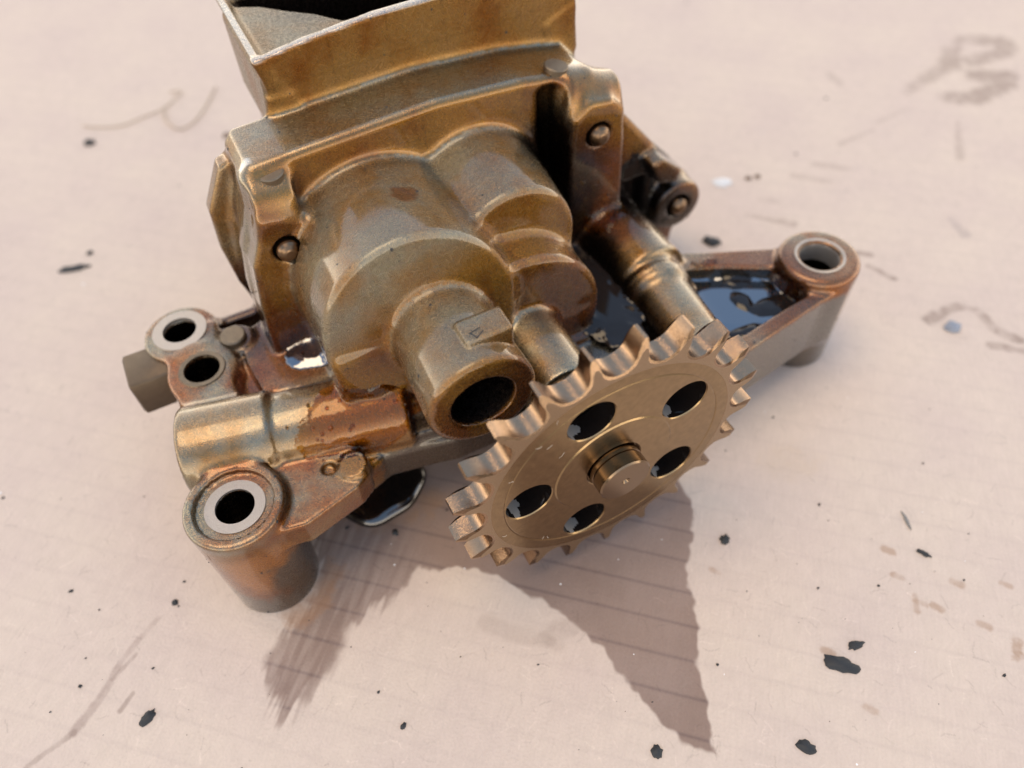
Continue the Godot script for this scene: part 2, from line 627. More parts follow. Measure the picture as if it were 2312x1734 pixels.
	ext(10, 0, 2.0, 1, [[50, -62], [92, -44], [94, -28], [58, -22], [46, -22]], -31, -17, 0.8, 1.0)
	# right boss
	cyl(11, 0, 2.4, V.call(95.2, -44.7, -35.8), V.call(95.2, -4, -35.8), 11.6, 12.4, 2.2)
	# bores and cuts
	cyl(1, 1, 0.8, V.call(-23.6, 16.1, -62), V.call(-23.9, 16.0, -19), 7.4, 8.1, 0.3)
	cyl(7, 1, 0.5, V.call(-86.1, -5.9, -36.2), V.call(-86.1, 0, -36.2), 9.7, 9.9, 0.2)
	cyl(7, 1, 0.4, V.call(-86.1, -60, -36.2), V.call(-86.1, 0, -36.2), 4.8, 4.8, 0.2)
	cyl(8, 1, 0.4, V.call(-85.2, -60, -99.6), V.call(-85.2, 0, -99.6), 4.7, 4.7, 0.2)
	cyl(8, 1, 0.4, V.call(-82.8, -34, -82.0), V.call(-82.8, 0, -82.0), 4.9, 4.9, 0.2)
	cyl(11, 1, 0.5, V.call(95.2, -60, -35.8), V.call(95.2, 0, -35.8), 6.0, 6.0, 0.2)
	cyl(3, 1, 0.6, V.call(-50.1, 28.9, -83), V.call(-50.1, 28.9, -77), 3.55, 3.6, 0.2)
	cyl(3, 1, 0.6, V.call(41.2, 31.2, -83), V.call(41.2, 31.2, -77), 3.55, 3.6, 0.2)
	cyl(3, 1, 0.6, V.call(75.5, -9.2, -86), V.call(75.5, -9.2, -78), 4.2, 4.2, 0.2)
	cyl(5, 1, 0.8, V.call(-62.0, -9.6, -37.5), V.call(-61.6, -6, -37.5), 1.6, 2.0, 0.2)
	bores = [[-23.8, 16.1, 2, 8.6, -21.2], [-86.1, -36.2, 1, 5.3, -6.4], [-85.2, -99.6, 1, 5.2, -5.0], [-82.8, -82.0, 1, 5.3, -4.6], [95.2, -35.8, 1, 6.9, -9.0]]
	# oily stains, and black painted into gaps, recesses and the tray as shade
	spots = [
		[V.call(-45, 4, -47), 12.0, RED, 0.6], [V.call(-48, -2, -42), 20.0, AMBER, 0.9], [V.call(-20, -10, -47), 16.0, RED, 0.9], [V.call(-58, -4, -79), 16.0, RED, 0.8],
		[V.call(-20, 3, -46), 14.0, RED, 0.8], [V.call(12, -8, -45), 22.0, RED, 0.85], [V.call(40, 10, -79), 24.0, RED, 0.9], [V.call(34, 25, -80), 14.0, RED, 0.6],
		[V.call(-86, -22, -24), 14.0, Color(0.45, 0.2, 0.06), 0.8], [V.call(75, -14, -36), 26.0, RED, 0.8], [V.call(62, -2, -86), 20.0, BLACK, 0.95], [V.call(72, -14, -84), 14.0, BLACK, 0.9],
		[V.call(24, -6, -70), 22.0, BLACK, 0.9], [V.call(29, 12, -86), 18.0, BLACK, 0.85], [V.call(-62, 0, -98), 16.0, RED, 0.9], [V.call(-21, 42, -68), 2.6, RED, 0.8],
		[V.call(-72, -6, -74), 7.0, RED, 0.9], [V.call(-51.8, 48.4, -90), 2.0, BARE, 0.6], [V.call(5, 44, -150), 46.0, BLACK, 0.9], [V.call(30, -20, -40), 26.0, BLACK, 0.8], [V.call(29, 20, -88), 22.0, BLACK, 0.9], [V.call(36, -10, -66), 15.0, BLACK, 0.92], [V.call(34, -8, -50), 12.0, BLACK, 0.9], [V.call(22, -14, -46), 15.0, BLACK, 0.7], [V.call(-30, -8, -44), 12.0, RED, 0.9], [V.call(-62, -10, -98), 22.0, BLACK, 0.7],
	]

func build_pump(root: Node3D, mats: Dictionary) -> void:
	build_pump_field()
	var names := ["rotor_housing", "control_tube", "shaft_neck", "flange_plate", "pickup_tray", "base_flange", "valve_bore", "mounting_boss", "mounting_boss", "bolt_sleeve", "side_arm", "mounting_boss"]
	var d := solid(Vector3(-104, -46, -176), Vector3(112, 72, -15), CELL, names)
	for g in names.size():
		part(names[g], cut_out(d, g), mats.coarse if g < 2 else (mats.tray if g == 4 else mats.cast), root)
	print("pump vertices ", d.pos.size())
	# dirt stuck to the oily casting, oil drops and lint
	var rng := RandomNumberGenerator.new()
	rng.seed = 4
	var st := SurfaceTool.new()
	st.begin(Mesh.PRIMITIVE_TRIANGLES)
	var made := 0
	while made < 520:
		var q := rng.randi_range(0, d.pos.size() - 1)
		var p: Vector3 = d.pos[q]
		var n: Vector3 = d.nrm[q]
		if n.dot(Vector3(-0.25, 0.79, 0.56)) < 0.15 or p.z < -112.0:
			continue
		made += 1
		var r := 0.1 + 0.42 * pow(rng.randf(), 3.5)
		var e1 := n.cross(Vector3(0.3, 0.5, 0.8)).normalized()
		var e2 := n.cross(e1)
		var a0 := rng.randf() * TAU
		var ring := []
		for j in 5:
			var t := a0 + TAU * j / 5
			ring.append(world(p + (e1 * cos(t) + e2 * sin(t)) * r * rng.randf_range(0.6, 1.3) - n * 0.05))
		for j in 5:
			tri(st, ring[j], ring[(j + 1) % 5], world(p + n * r * 0.6), n)
	st.generate_normals()
	part("grit", st.commit(), mats.grit, root, "specks of dirt stuck to the oily casting").set_meta("kind", "stuff")
	var ds := SurfaceTool.new()
	var ball := SphereMesh.new()
	ball.radius = 0.001
	ball.height = 0.002
	ball.radial_segments = 14
	ball.rings = 7
	ds.begin(Mesh.PRIMITIVE_TRIANGLES)
	for k in 16:
		var u := rng.randf_range(0.12, 0.95)
		var c := Vector3(-72, -9.5, -55.8).lerp(Vector3(-36, -9.5, -48.2), u)
		var t := rng.randf_range(0.5, 1.45)
		var r := rng.randf_range(0.25, 0.75)
		ds.append_from(ball, 0, Transform3D(Basis.from_scale(Vector3(r, r, r)), world(c + Vector3(0, sin(t), cos(t)) * (11.5 + u * 0.3))))
	for k in 9:
		var r := rng.randf_range(0.25, 0.6)
		ds.append_from(ball, 0, Transform3D(Basis.from_scale(Vector3(r, r, r)), world(Vector3(rng.randf_range(-58, -49), rng.randf_range(-2, 20), -78.9))))
	for k in 8:
		var r := rng.randf_range(0.25, 0.7)
		ds.append_from(ball, 0, Transform3D(Basis.from_scale(Vector3(r, r, r)), world(Vector3(rng.randf_range(34, 48), rng.randf_range(6, 24), -78.9))))
	part("oil_drops", ds.commit(), mats.film, root, "small amber oil drops clinging to the casting").set_meta("kind", "stuff")
	film("oil_pool", 2, -13.2, [[Vector3(70, -14, -38), Vector3(17, 8, 15)], [Vector3(62, -14, -46), Vector3(9, 8, 11)]], Vector3(52, -19, -62), Vector3(92, -9, -20), mats.pool, root, "black oil pooled in the pocket of the side arm")
	film("oil_pool", 2, -4.2, [[Vector3(-51.5, -5, -75.5), Vector3(10.5, 6, 7)]], Vector3(-64, -10, -84), Vector3(-42, 0, -68), mats.pool, root, "dark oil lying at the foot of the left bolt strip")
	film("oil_pool", 2, -6.4, [[Vector3(28, -6, -58), Vector3(12, 6, 26)]], Vector3(16, -12, -88), Vector3(42, 2, -32), mats.sludge, root, "black oil lying between rotor housing and bolt sleeve")
	film("oil_film", 1, 0, [[Vector3(-50, -4, -46), Vector3(17, 12, 12)], [Vector3(-58, -5, -48), Vector3(11, 8, 11)]], Vector3(-76, -20, -64), Vector3(-30, 12, -30), mats.film, root, "wet amber oil film on the right half of the valve bore")
	film("oil_sludge", 2, -12.5, [[Vector3(74, -13, -46), Vector3(6.5, 4, 5)], [Vector3(76, -13, -32), Vector3(9, 4, 5)], [Vector3(70, -13, -38), Vector3(4, 4, 6)], [Vector3(64, -13, -27), Vector3(8, 4, 4)]], Vector3(54, -17, -60), Vector3(92, -10, -22), mats.sludge, root, "black sludge islands in the pool of the side arm pocket")
	film("oil_film", 1, 0, [[Vector3(66, -11, -53), Vector3(9, 5, 4)], [Vector3(84, -10, -36), Vector3(5, 6, 9)]], Vector3(54, -18, -62), Vector3(94, -3, -24), mats.film, root, "amber oil running down the inside of the arm ribs")
	film("oil_film", 1, 0, [[Vector3(44, 1, -77), Vector3(9, 5, 6)]], Vector3(30, -8, -84), Vector3(58, 10, -66), mats.film, root, "amber oil bead at the foot of the right bolt strip")
	film("oil_film", 1, 0, [[Vector3(61, -2, -88), Vector3(9, 18, 8)], [Vector3(70, -14, -86), Vector3(6, 8, 6)]], Vector3(50, -30, -98), Vector3(82, 20, -76), mats.sludge, root, "black wet oil in the recess beside the right bolt strip")

const CELL := 0.9

func circle_part(called: String, prof: Array, o: Vector3, axis: Vector3, mat: Material, root: Node3D, label := "", seg := 64) -> MeshInstance3D:
	return part(called, lathe(prof, o, axis, seg), mat, root, label)

func build_fittings(root: Node3D, mats: Dictionary) -> void:
	# machined seats of the bolt holes
	circle_part("machined_seat", [[4.9, -1.0], [4.9, 0.35], [7.5, 0.35], [7.6, -0.4]], Vector3(-86.1, -5.9, -36.2), Vector3.UP, mats.bare, root)
	circle_part("machined_seat", [[4.8, -1.0], [4.8, 0.2], [7.7, 0.2], [7.8, -0.4]], Vector3(-85.2, -3.15, -99.6), Vector3.UP, mats.bare, root)
	circle_part("dowel_ring", [[5.0, -1.0], [5.0, 0.15], [6.3, 0.25], [6.6, -0.3]], Vector3(-82.8, -3.2, -82.0), Vector3.UP, mats.dull, root)
	circle_part("machined_seat", [[5.8, -7.0], [5.9, -1.2], [6.9, 0.0], [7.5, 0.15], [7.8, -0.5]], Vector3(95.2, -3.9, -35.8), Vector3.UP, mats.bare, root)
	# stud tips in the flange
	for c in [Vector3(-50.1, 28.9, -82), Vector3(41.2, 31.2, -82), Vector3(75.5, -9.2, -84.5)]:
		circle_part("stud_tip", [[3.15, 0.0], [3.15, 3.6], [3.0, 4.2], [2.5, 4.9], [1.7, 5.5], [1.2, 5.7], [0.0, 5.75]], c, Vector3.BACK, mats.steel, root, "", 24)
	# pressed pins
	circle_part("pressed_pin", [[3.7, -2.0], [3.7, 1.1], [3.3, 1.5], [0.0, 1.5]], Vector3(-72, -4.6, -90.5), Vector3.UP, mats.dull, root, "", 32)
	circle_part("pressed_pin", [[3.4, -2.0], [3.4, 0.5], [3.1, 0.8], [0.0, 0.85]], Vector3(33.4, 48.3, -90.0), Vector3(0.17, 1, 0.06), mats.dull, root, "", 32)
	circle_part("pressed_pin", [[3.4, -2.0], [3.4, 0.5], [3.1, 0.8], [0.0, 0.85]], Vector3(-47.6, 46.2, -86.5), Vector3(-0.05, 1, 0.1), mats.dull, root, "", 32)
	# plug on the left end
	var st := SurfaceTool.new()
	st.begin(Mesh.PRIMITIVE_TRIANGLES)
	var lo := Vector3(-103, -18.5, -100.6)
	var hi := Vector3(-90, -5.6, -87.4)
	var e := 0.7
	var ring := [[lo.y + e, lo.z], [hi.y - e, lo.z], [hi.y, lo.z + e], [hi.y, hi.z - e], [hi.y - e, hi.z], [lo.y + e, hi.z], [lo.y, hi.z - e], [lo.y, lo.z + e]]
	var cy := (lo.y + hi.y) * 0.5
	var cz := (lo.z + hi.z) * 0.5
	for i in 8:
		var a: Array = ring[i]
		var b: Array = ring[(i + 1) % 8]
		var out := Vector3(0, (a[0] + b[0]) * 0.5 - cy, (a[1] + b[1]) * 0.5 - cz)
		quad(st, world(Vector3(hi.x, a[0], a[1])), world(Vector3(hi.x, b[0], b[1])), world(Vector3(lo.x + e, b[0], b[1])), world(Vector3(lo.x + e, a[0], a[1])), out)
		var ai := Vector3(lo.x, lerpf(a[0], cy, 0.12), lerpf(a[1], cz, 0.12))
		var bi := Vector3(lo.x, lerpf(b[0], cy, 0.12), lerpf(b[1], cz, 0.12))
		quad(st, world(Vector3(lo.x + e, a[0], a[1])), world(Vector3(lo.x + e, b[0], b[1])), world(bi), world(ai), out.normalized() + Vector3.LEFT)
		tri(st, world(ai), world(bi), world(Vector3(lo.x, cy, cz)), Vector3.LEFT)
	st.generate_normals()
	part("square_plug", st.commit(), mats.plug, root)

# ------------------------------------------------------------------ sprocket
const TEETH := 21
const THICK := 6.2

func build_sprocket(root: Node3D, mats: Dictionary) -> void:
	var pitch := TAU / TEETH
	var phase := deg_to_rad(99.9)
	# disc with five holes
	var st := SurfaceTool.new()
	st.begin(Mesh.PRIMITIVE_TRIANGLES)
	var F := Vector3.BACK
	var N := 210
	var P := func(r: float, t: float, z: float) -> Vector3: return world(Vector3(r * cos(t), r * sin(t), z))
	var rings := [[7.4, -1.2, 7.4, 0.1], [7.4, 0.1, 7.7, 0.3], [7.7, 0.3, 15.9, 0.3], [15.9, 0.3, 16.3, 0.0], [29.3, 0.0, 29.55, -0.13], [29.55, -0.13, 29.8, 0.0], [29.8, 0.0, 33.0, 0.0]]
	for q in rings:
		var sl := Vector2(q[2] - q[0], q[3] - q[1]).normalized()
		for i in N:
			var t0 := TAU * i / N
			var t1 := TAU * (i + 1) / N
			var n0 := Vector3(-sl.y * cos(t0), -sl.y * sin(t0), sl.x)
			var n1 := Vector3(-sl.y * cos(t1), -sl.y * sin(t1), sl.x)
			nquad(st, [P.call(q[0], t0, q[1]), P.call(q[0], t1, q[1]), P.call(q[2], t1, q[3]), P.call(q[2], t0, q[3])], [n0, n1, n1, n0])
	for i in N:
		var t0 := TAU * i / N
		var t1 := TAU * (i + 1) / N
		nquad(st, [P.call(6.9, t0, -THICK), P.call(6.9, t1, -THICK), P.call(16.3, t1, -THICK), P.call(16.3, t0, -THICK)], [-F, -F, -F, -F])
		nquad(st, [P.call(29.3, t0, -THICK), P.call(29.3, t1, -THICK), P.call(33.0, t1, -THICK), P.call(33.0, t0, -THICK)], [-F, -F, -F, -F])
	var hole_phase := 1.8813
	var reflection_st := SurfaceTool.new()
	reflection_st.begin(Mesh.PRIMITIVE_TRIANGLES)
	var dark_st := SurfaceTool.new()
	dark_st.begin(Mesh.PRIMITIVE_TRIANGLES)
	for h in 5:
		var hc := hole_phase - TAU * h / 5.0
		var c := Vector2(23.0 * cos(hc), 23.0 * sin(hc))
		var edge: Array[Vector2] = []
		var M := N / 5
		for i in M:
			var t := hc - PI / 5 + TAU / 5 * i / M
			edge.append(Vector2(cos(t), sin(t)) * 29.3)
		for i in 8:
			var t := hc + PI / 5
			edge.append(Vector2(cos(t), sin(t)) * lerpf(29.3, 16.3, i / 8.0))
		for i in M:
			var t := hc + PI / 5 - TAU / 5 * i / M
			edge.append(Vector2(cos(t), sin(t)) * 16.3)
		for i in 8:
			var t := hc - PI / 5
			edge.append(Vector2(cos(t), sin(t)) * lerpf(16.3, 29.3, i / 8.0))
		for i in edge.size():
			var a := edge[i]
			var b := edge[(i + 1) % edge.size()]
			var da := (a - c).normalized()
			var db := (b - c).normalized()
			var ha := c + da * 6.35
			var hb := c + db * 6.35
			var ia := c + da * 6.1
			var ib := c + db * 6.1
			var W := func(v: Vector2, z: float) -> Vector3: return world(Vector3(v.x, v.y, z))
			nquad(st, [W.call(a, 0), W.call(b, 0), W.call(hb, 0), W.call(ha, 0)], [F, F, F, F])
			nquad(st, [W.call(a, -THICK), W.call(b, -THICK), W.call(ib, -THICK), W.call(ia, -THICK)], [-F, -F, -F, -F])
			var na := Vector3(-da.x, -da.y, 0)
			var nb := Vector3(-db.x, -db.y, 0)
			nquad(st, [W.call(ha, 0), W.call(hb, 0), W.call(ib, -0.3), W.call(ia, -0.3)], [(na + F).normalized(), (nb + F).normalized(), (nb + F).normalized(), (na + F).normalized()])
			for zi in 14:
				var z0 := lerpf(-0.3, -THICK, zi / 14.0)
				var z1 := lerpf(-0.3, -THICK, (zi + 1) / 14.0)
				var ang := rad_to_deg(fposmod(da.angle(), TAU))
				var wet := 1.0 - absf(ang - (222.0 + h * 4.0)) / (34.0 - h * 4.0) - absf(zi - 7.5) / 7.5 + nB.get_noise_2d(ang * 0.07 + h * 40.0, zi * 0.3) * 0.6  # outline of a grey patch painted as the reflection in the oily wall
				nquad(reflection_st if wet > -0.12 else dark_st, [W.call(ia, z0), W.call(ib, z0), W.call(ib, z1), W.call(ia, z1)], [na, nb, nb, na])
	var dm := st.commit()
	dark_st.commit(dm)
	reflection_st.commit(dm)
	var disc := part("sprocket", dm, mats.sprocket, root)
	disc.set_surface_override_material(1, mats.sludge)
	disc.set_surface_override_material(2, mats.painted_reflection)
	# one tooth, shared by all
	var prof: Array[Vector2] = []
	var half: Array[Vector2] = []
	for i in 15:
		var f := deg_to_rad(78.0 * i / 14.0)
		half.append(Vector2(38.95 - 4.55 * cos(f), 4.55 * sin(f)))
	half.append(Vector2(39.3, 4.8))
	half.append(Vector2(40.6, 5.25))
	half.append(Vector2(41.85, 5.9))
	for v in half:
		prof.append(v.rotated(-pitch * 0.5))
	for i in range(half.size() - 1, -1, -1):
		prof.append(Vector2(half[i].x, -half[i].y).rotated(pitch * 0.5))
	var ts := SurfaceTool.new()
	ts.begin(Mesh.PRIMITIVE_TRIANGLES)
	var n := prof.size()
	var nrm: Array[Vector2] = []
	for i in n - 1:
		var d := prof[i + 1] - prof[i]
		nrm.append(Vector2(d.y, -d.x).normalized())
	var drop := func(v: Vector2) -> float: return lerpf(0.25, 1.0, (v.length() - 34.5) / 7.8)
	var inset := func(v: Vector2) -> Vector2: return v - v.normalized() * lerpf(0.6, 2.3, (v.length() - 34.5) / 7.8)
	var fs := SurfaceTool.new()
	fs.begin(Mesh.PRIMITIVE_TRIANGLES)
	var Q := func(v: Vector2, z: float) -> Vector3: return Vector3(v.x, v.y, z) * 0.001
	for i in n - 1:
		var a := prof[i]
		var b := prof[i + 1]
		var na := nrm[i]
		var nb := nrm[i]
		if i > 0 and nrm[i - 1].dot(nrm[i]) > 0.75:
			na = (nrm[i - 1] + nrm[i]).normalized()
		if i < n - 2 and nrm[i + 1].dot(nrm[i]) > 0.75:
			nb = (nrm[i + 1] + nrm[i]).normalized()
		if i == 0:
			na = -a.normalized() * -1.0
		if i == n - 2:
			nb = b.normalized()
		var a3 := Vector3(na.x, na.y, 0)
		var b3 := Vector3(nb.x, nb.y, 0)
		var qa: float = drop.call(a)
		var qb: float = drop.call(b)
		nquad(ts, [Q.call(a, -qa), Q.call(b, -qb), Q.call(b, -THICK + qb), Q.call(a, -THICK + qa)], [a3, b3, b3, a3])
		var ra := a.normalized()
		var rb := b.normalized()
		var ba := Vector3(ra.x * 0.47, ra.y * 0.47, 0.88)
		var bb := Vector3(rb.x * 0.47, rb.y * 0.47, 0.88)
		var ia: Vector2 = inset.call(a)
		var ib: Vector2 = inset.call(b)
		nquad(ts, [Q.call(a, -qa), Q.call(b, -qb), Q.call(ib, 0), Q.call(ia, 0)], [ba, bb, bb, ba])
		nquad(ts, [Q.call(a, -THICK + qa), Q.call(b, -THICK + qb), Q.call(ib, -THICK), Q.call(ia, -THICK)], [ba * Vector3(1, 1, -1), bb * Vector3(1, 1, -1), bb * Vector3(1, 1, -1), ba * Vector3(1, 1, -1)])
		var t0 := lerpf(-pitch * 0.5, pitch * 0.5, i / (n - 1.0))
		var t1 := lerpf(-pitch * 0.5, pitch * 0.5, (i + 1) / (n - 1.0))
		var ca := Vector2(cos(t0), sin(t0)) * 33.0
		var cb := Vector2(cos(t1), sin(t1)) * 33.0
		nquad(fs, [Q.call(ia, 0), Q.call(ib, 0), Q.call(cb, 0), Q.call(ca, 0)], [F, F, F, F])
		nquad(fs, [Q.call(ia, -THICK), Q.call(ib, -THICK), Q.call(cb, -THICK), Q.call(ca, -THICK)], [-F, -F, -F, -F])
	var tooth := ts.commit()
	fs.commit(tooth)
	for k in TEETH:
		var o := part("tooth", tooth, mats.tooth, disc)
		o.set_surface_override_material(1, mats.rim)
		o.transform = Transform3D(Basis(Vector3.BACK, phase - pitch * k), world(Vector3.ZERO))
	var lint := SurfaceTool.new()
	lint.begin(Mesh.PRIMITIVE_TRIANGLES)
	var lr := RandomNumberGenerator.new()
	lr.seed = 8
	for k in 26:
		var ang := deg_to_rad(lr.randf_range(95, 260)) if k % 3 else lr.randf() * TAU
		var rad := lr.randf_range(18, 33) if k % 2 else lr.randf_range(31, 37)
		var o := Vector3(cos(ang) * rad, sin(ang) * rad, 0.1)
		var clear := true
		for h in 5:
			var hc := 1.8813 - TAU * h / 5.0
			clear = clear and Vector2(o.x - 23.0 * cos(hc), o.y - 23.0 * sin(hc)).length() > 8.6
		if not clear or rad > 31.5:
			continue
		var pts := []
		var dir := lr.randf() * TAU
		for j in 5:
			pts.append(world(o))
			dir += lr.randf_range(-0.7, 0.7)
			o += Vector3(cos(dir), sin(dir), 0.0) * lr.randf_range(0.15, 0.6)
		lint.append_from(tube(curve(pts, 8), 0.000035, 4), 0, Transform3D())
	part("lint", lint.commit(), mats.lint, disc, "pale lint and hairline scratches on the sprocket face").set_meta("kind", "stuff")
	# mark cast on the pad of the control tube
	var cm := SurfaceTool.new()
	cm.begin(Mesh.PRIMITIVE_TRIANGLES)
	for q in [[-22.6, -28.6, -19.6, -29.2], [-22.2, -28.8, -21.6, -26.6], [-21.6, -26.6, -19.4, -28.0]]:
		cm.append_from(tube([world(Vector3(q[0], 31.2, q[1])), world(Vector3(q[2], 31.2, q[3]))], 0.00013, 5), 0, Transform3D())
	part("casting_mark", cm.commit(), mats.grit, root)
	# shaft end, the hub behind the disc, sludge behind the holes
	circle_part("drive_shaft", [[10.0, -24.0], [8.6, -23.0], [8.6, -THICK], [7.4, -THICK], [7.4, -0.9], [6.9, -0.9], [6.9, 1.6], [6.5, 1.8], [6.5, 2.0], [6.9, 2.2], [6.9, 5.3], [6.5, 5.7], [1.1, 5.7], [0.5, 5.1], [0.0, 5.0]], Vector3.ZERO, F, mats.shaft, root)
	circle_part("backing_disc", [[8.6, -8.2], [8.6, -6.6], [29.2, -6.6], [29.6, -7.0], [29.6, -8.6], [8.6, -8.8]], Vector3.ZERO, F, mats.sludge, root)

# ------------------------------------------------------------------ cardboard
const CX := -200.0
const CZ := -500.0
const CS := 620.0
const TEX := 2048
var card_bytes := PackedByteArray()
var card_noise: Array[Image] = []
var stain_poly := PackedVector2Array()
var marks := []        # [points, width, strength, colour]
const GRAIN_DIR := Vector2(0.745, 0.667)

func card_rows(job: int) -> void:
	var rows := TEX / 32
	var k := CS / TEX
	var low := card_noise[0].get_data()
	var fine := card_noise[1].get_data()
	var fib := card_noise[2].get_data()
	var across := Vector2(-GRAIN_DIR.y, GRAIN_DIR.x)
	for r in rows:
		var y := job * rows + r
		var z := CZ + (y + 0.5) * k
		for x in TEX:
			var p := Vector2(CX + (x + 0.5) * k, z)
			var i := y * TEX + x
			var l := low[i] / 255.0 - 0.5
			var f := fine[i] / 255.0 - 0.5
			var g := fib[i] / 255.0 - 0.5
			var st := p.dot(GRAIN_DIR)
			var u := p.dot(across)
			var fb := stain_noise.get_noise_2d(st * 22.0, u * 2.2)
			var v := 1.0 + l * 0.09 + f * 0.075 + g * 0.07 + fb * 0.035
			var cr := 0.60 * v
			var cg := 0.503 * v * (1.0 + l * 0.02)
			var cb := 0.434 * v * (1.0 - l * 0.03)
			var ph := absf(fposmod((u - 8.3) / 9.25 + 0.5, 1.0) - 0.5) * 9.25
			var flute := exp(-ph * ph / 0.35) * (0.028 + 0.07 * maxf(l, 0.0) + 0.04 * maxf(g, 0.0))
			if p.x > -135 and p.x < 40 and p.y > -110 and p.y < 66:
				var ss := stain_at(p, u, l, f, g)
				if ss > 0.003:
					flute += exp(-ph * ph / 0.16) * 0.24 * ss
					cr *= 1.0 - 0.57 * ss
					cg *= 1.0 - 0.635 * ss
					cb *= 1.0 - 0.65 * ss
			cr *= 1.0 - flute
			cg *= 1.0 - flute * 1.04
			cb *= 1.0 - flute * 0.9
			for m in marks:
				var bb: Rect2 = m[4]
				if not bb.has_point(p):
					continue
				var pts: PackedVector2Array = m[0]
				var best := 1e9
				for q in pts.size() - 1:
					var cl := Geometry2D.get_closest_point_to_segment(p, pts[q], pts[q + 1])
					best = minf(best, p.distance_squared_to(cl))
				var wd: float = m[1] * (1.0 + l * 1.2 + g * 0.8 + f * 0.6)
				var dd := sqrt(best)
				if dd < wd:
					var s: float = m[2] * smoothstep(0.0, 0.6, 1.0 - dd / wd) * clampf(0.75 + g * 1.2 + l, 0.15, 1.0)
					var mc: Color = m[3]
					cr = lerpf(cr, mc.r, s)
					cg = lerpf(cg, mc.g, s)
					cb = lerpf(cb, mc.b, s)
			var o := i * 3
			card_bytes[o] = int(clampf(pow(cr, 0.4545), 0, 1) * 255.0)
			card_bytes[o + 1] = int(clampf(pow(cg, 0.4545), 0, 1) * 255.0)
			card_bytes[o + 2] = int(clampf(pow(cb, 0.4545), 0, 1) * 255.0)

var stain_noise := FastNoiseLite.new()

func stain_at(p: Vector2, u: float, l: float, f: float, g: float) -> float:
	# signed distance to the soaked outline, edges wicking along the fibres on the left
	var s := p.dot(GRAIN_DIR)
	var w := stain_noise.get_noise_2d(s * 7.0, u * 0.7) * 0.5 + 0.5
	var left := clampf((-44.0 - p.x) / 25.0, 0.0, 1.0)
	var q := p + Vector2(-GRAIN_DIR.y, GRAIN_DIR.x) * (w - 0.5) * 13.0 * left
	q += Vector2(stain_noise.get_noise_2d(p.x * 3.0, p.y * 3.0), stain_noise.get_noise_2d(p.y * 3.0 + 90.0, p.x * 3.0)) * 1.2
	var best := 1e9
	var n := stain_poly.size()
	for i in n:
		var cl := Geometry2D.get_closest_point_to_segment(q, stain_poly[i], stain_poly[(i + 1) % n])
		best = minf(best, q.distance_squared_to(cl))
	var d := sqrt(best)
	if not Geometry2D.is_point_in_polygon(q, stain_poly):
		d = -d
	var v := smoothstep(-0.5 - left * 1.2, 0.7 + left * 1.4, d)
	return v * clampf(0.93 + l * 0.35 + f * 0.12 + left * (w - 0.6) * 0.55, 0.3, 1.0)

func poly2(a: Array) -> PackedVector2Array:
	var o := PackedVector2Array()
	for i in a.size() / 2:
		o.append(Vector2(a[i * 2], a[i * 2 + 1]))
	return o

func mark(a: Array, width: float, strength: float, c: Color) -> void:
	var pts := poly2(a)
	var bb := Rect2(pts[0], Vector2.ZERO)
	for p in pts:
		bb = bb.expand(p)
	marks.append([pts, width, strength, c, bb.grow(width * 2.0)])

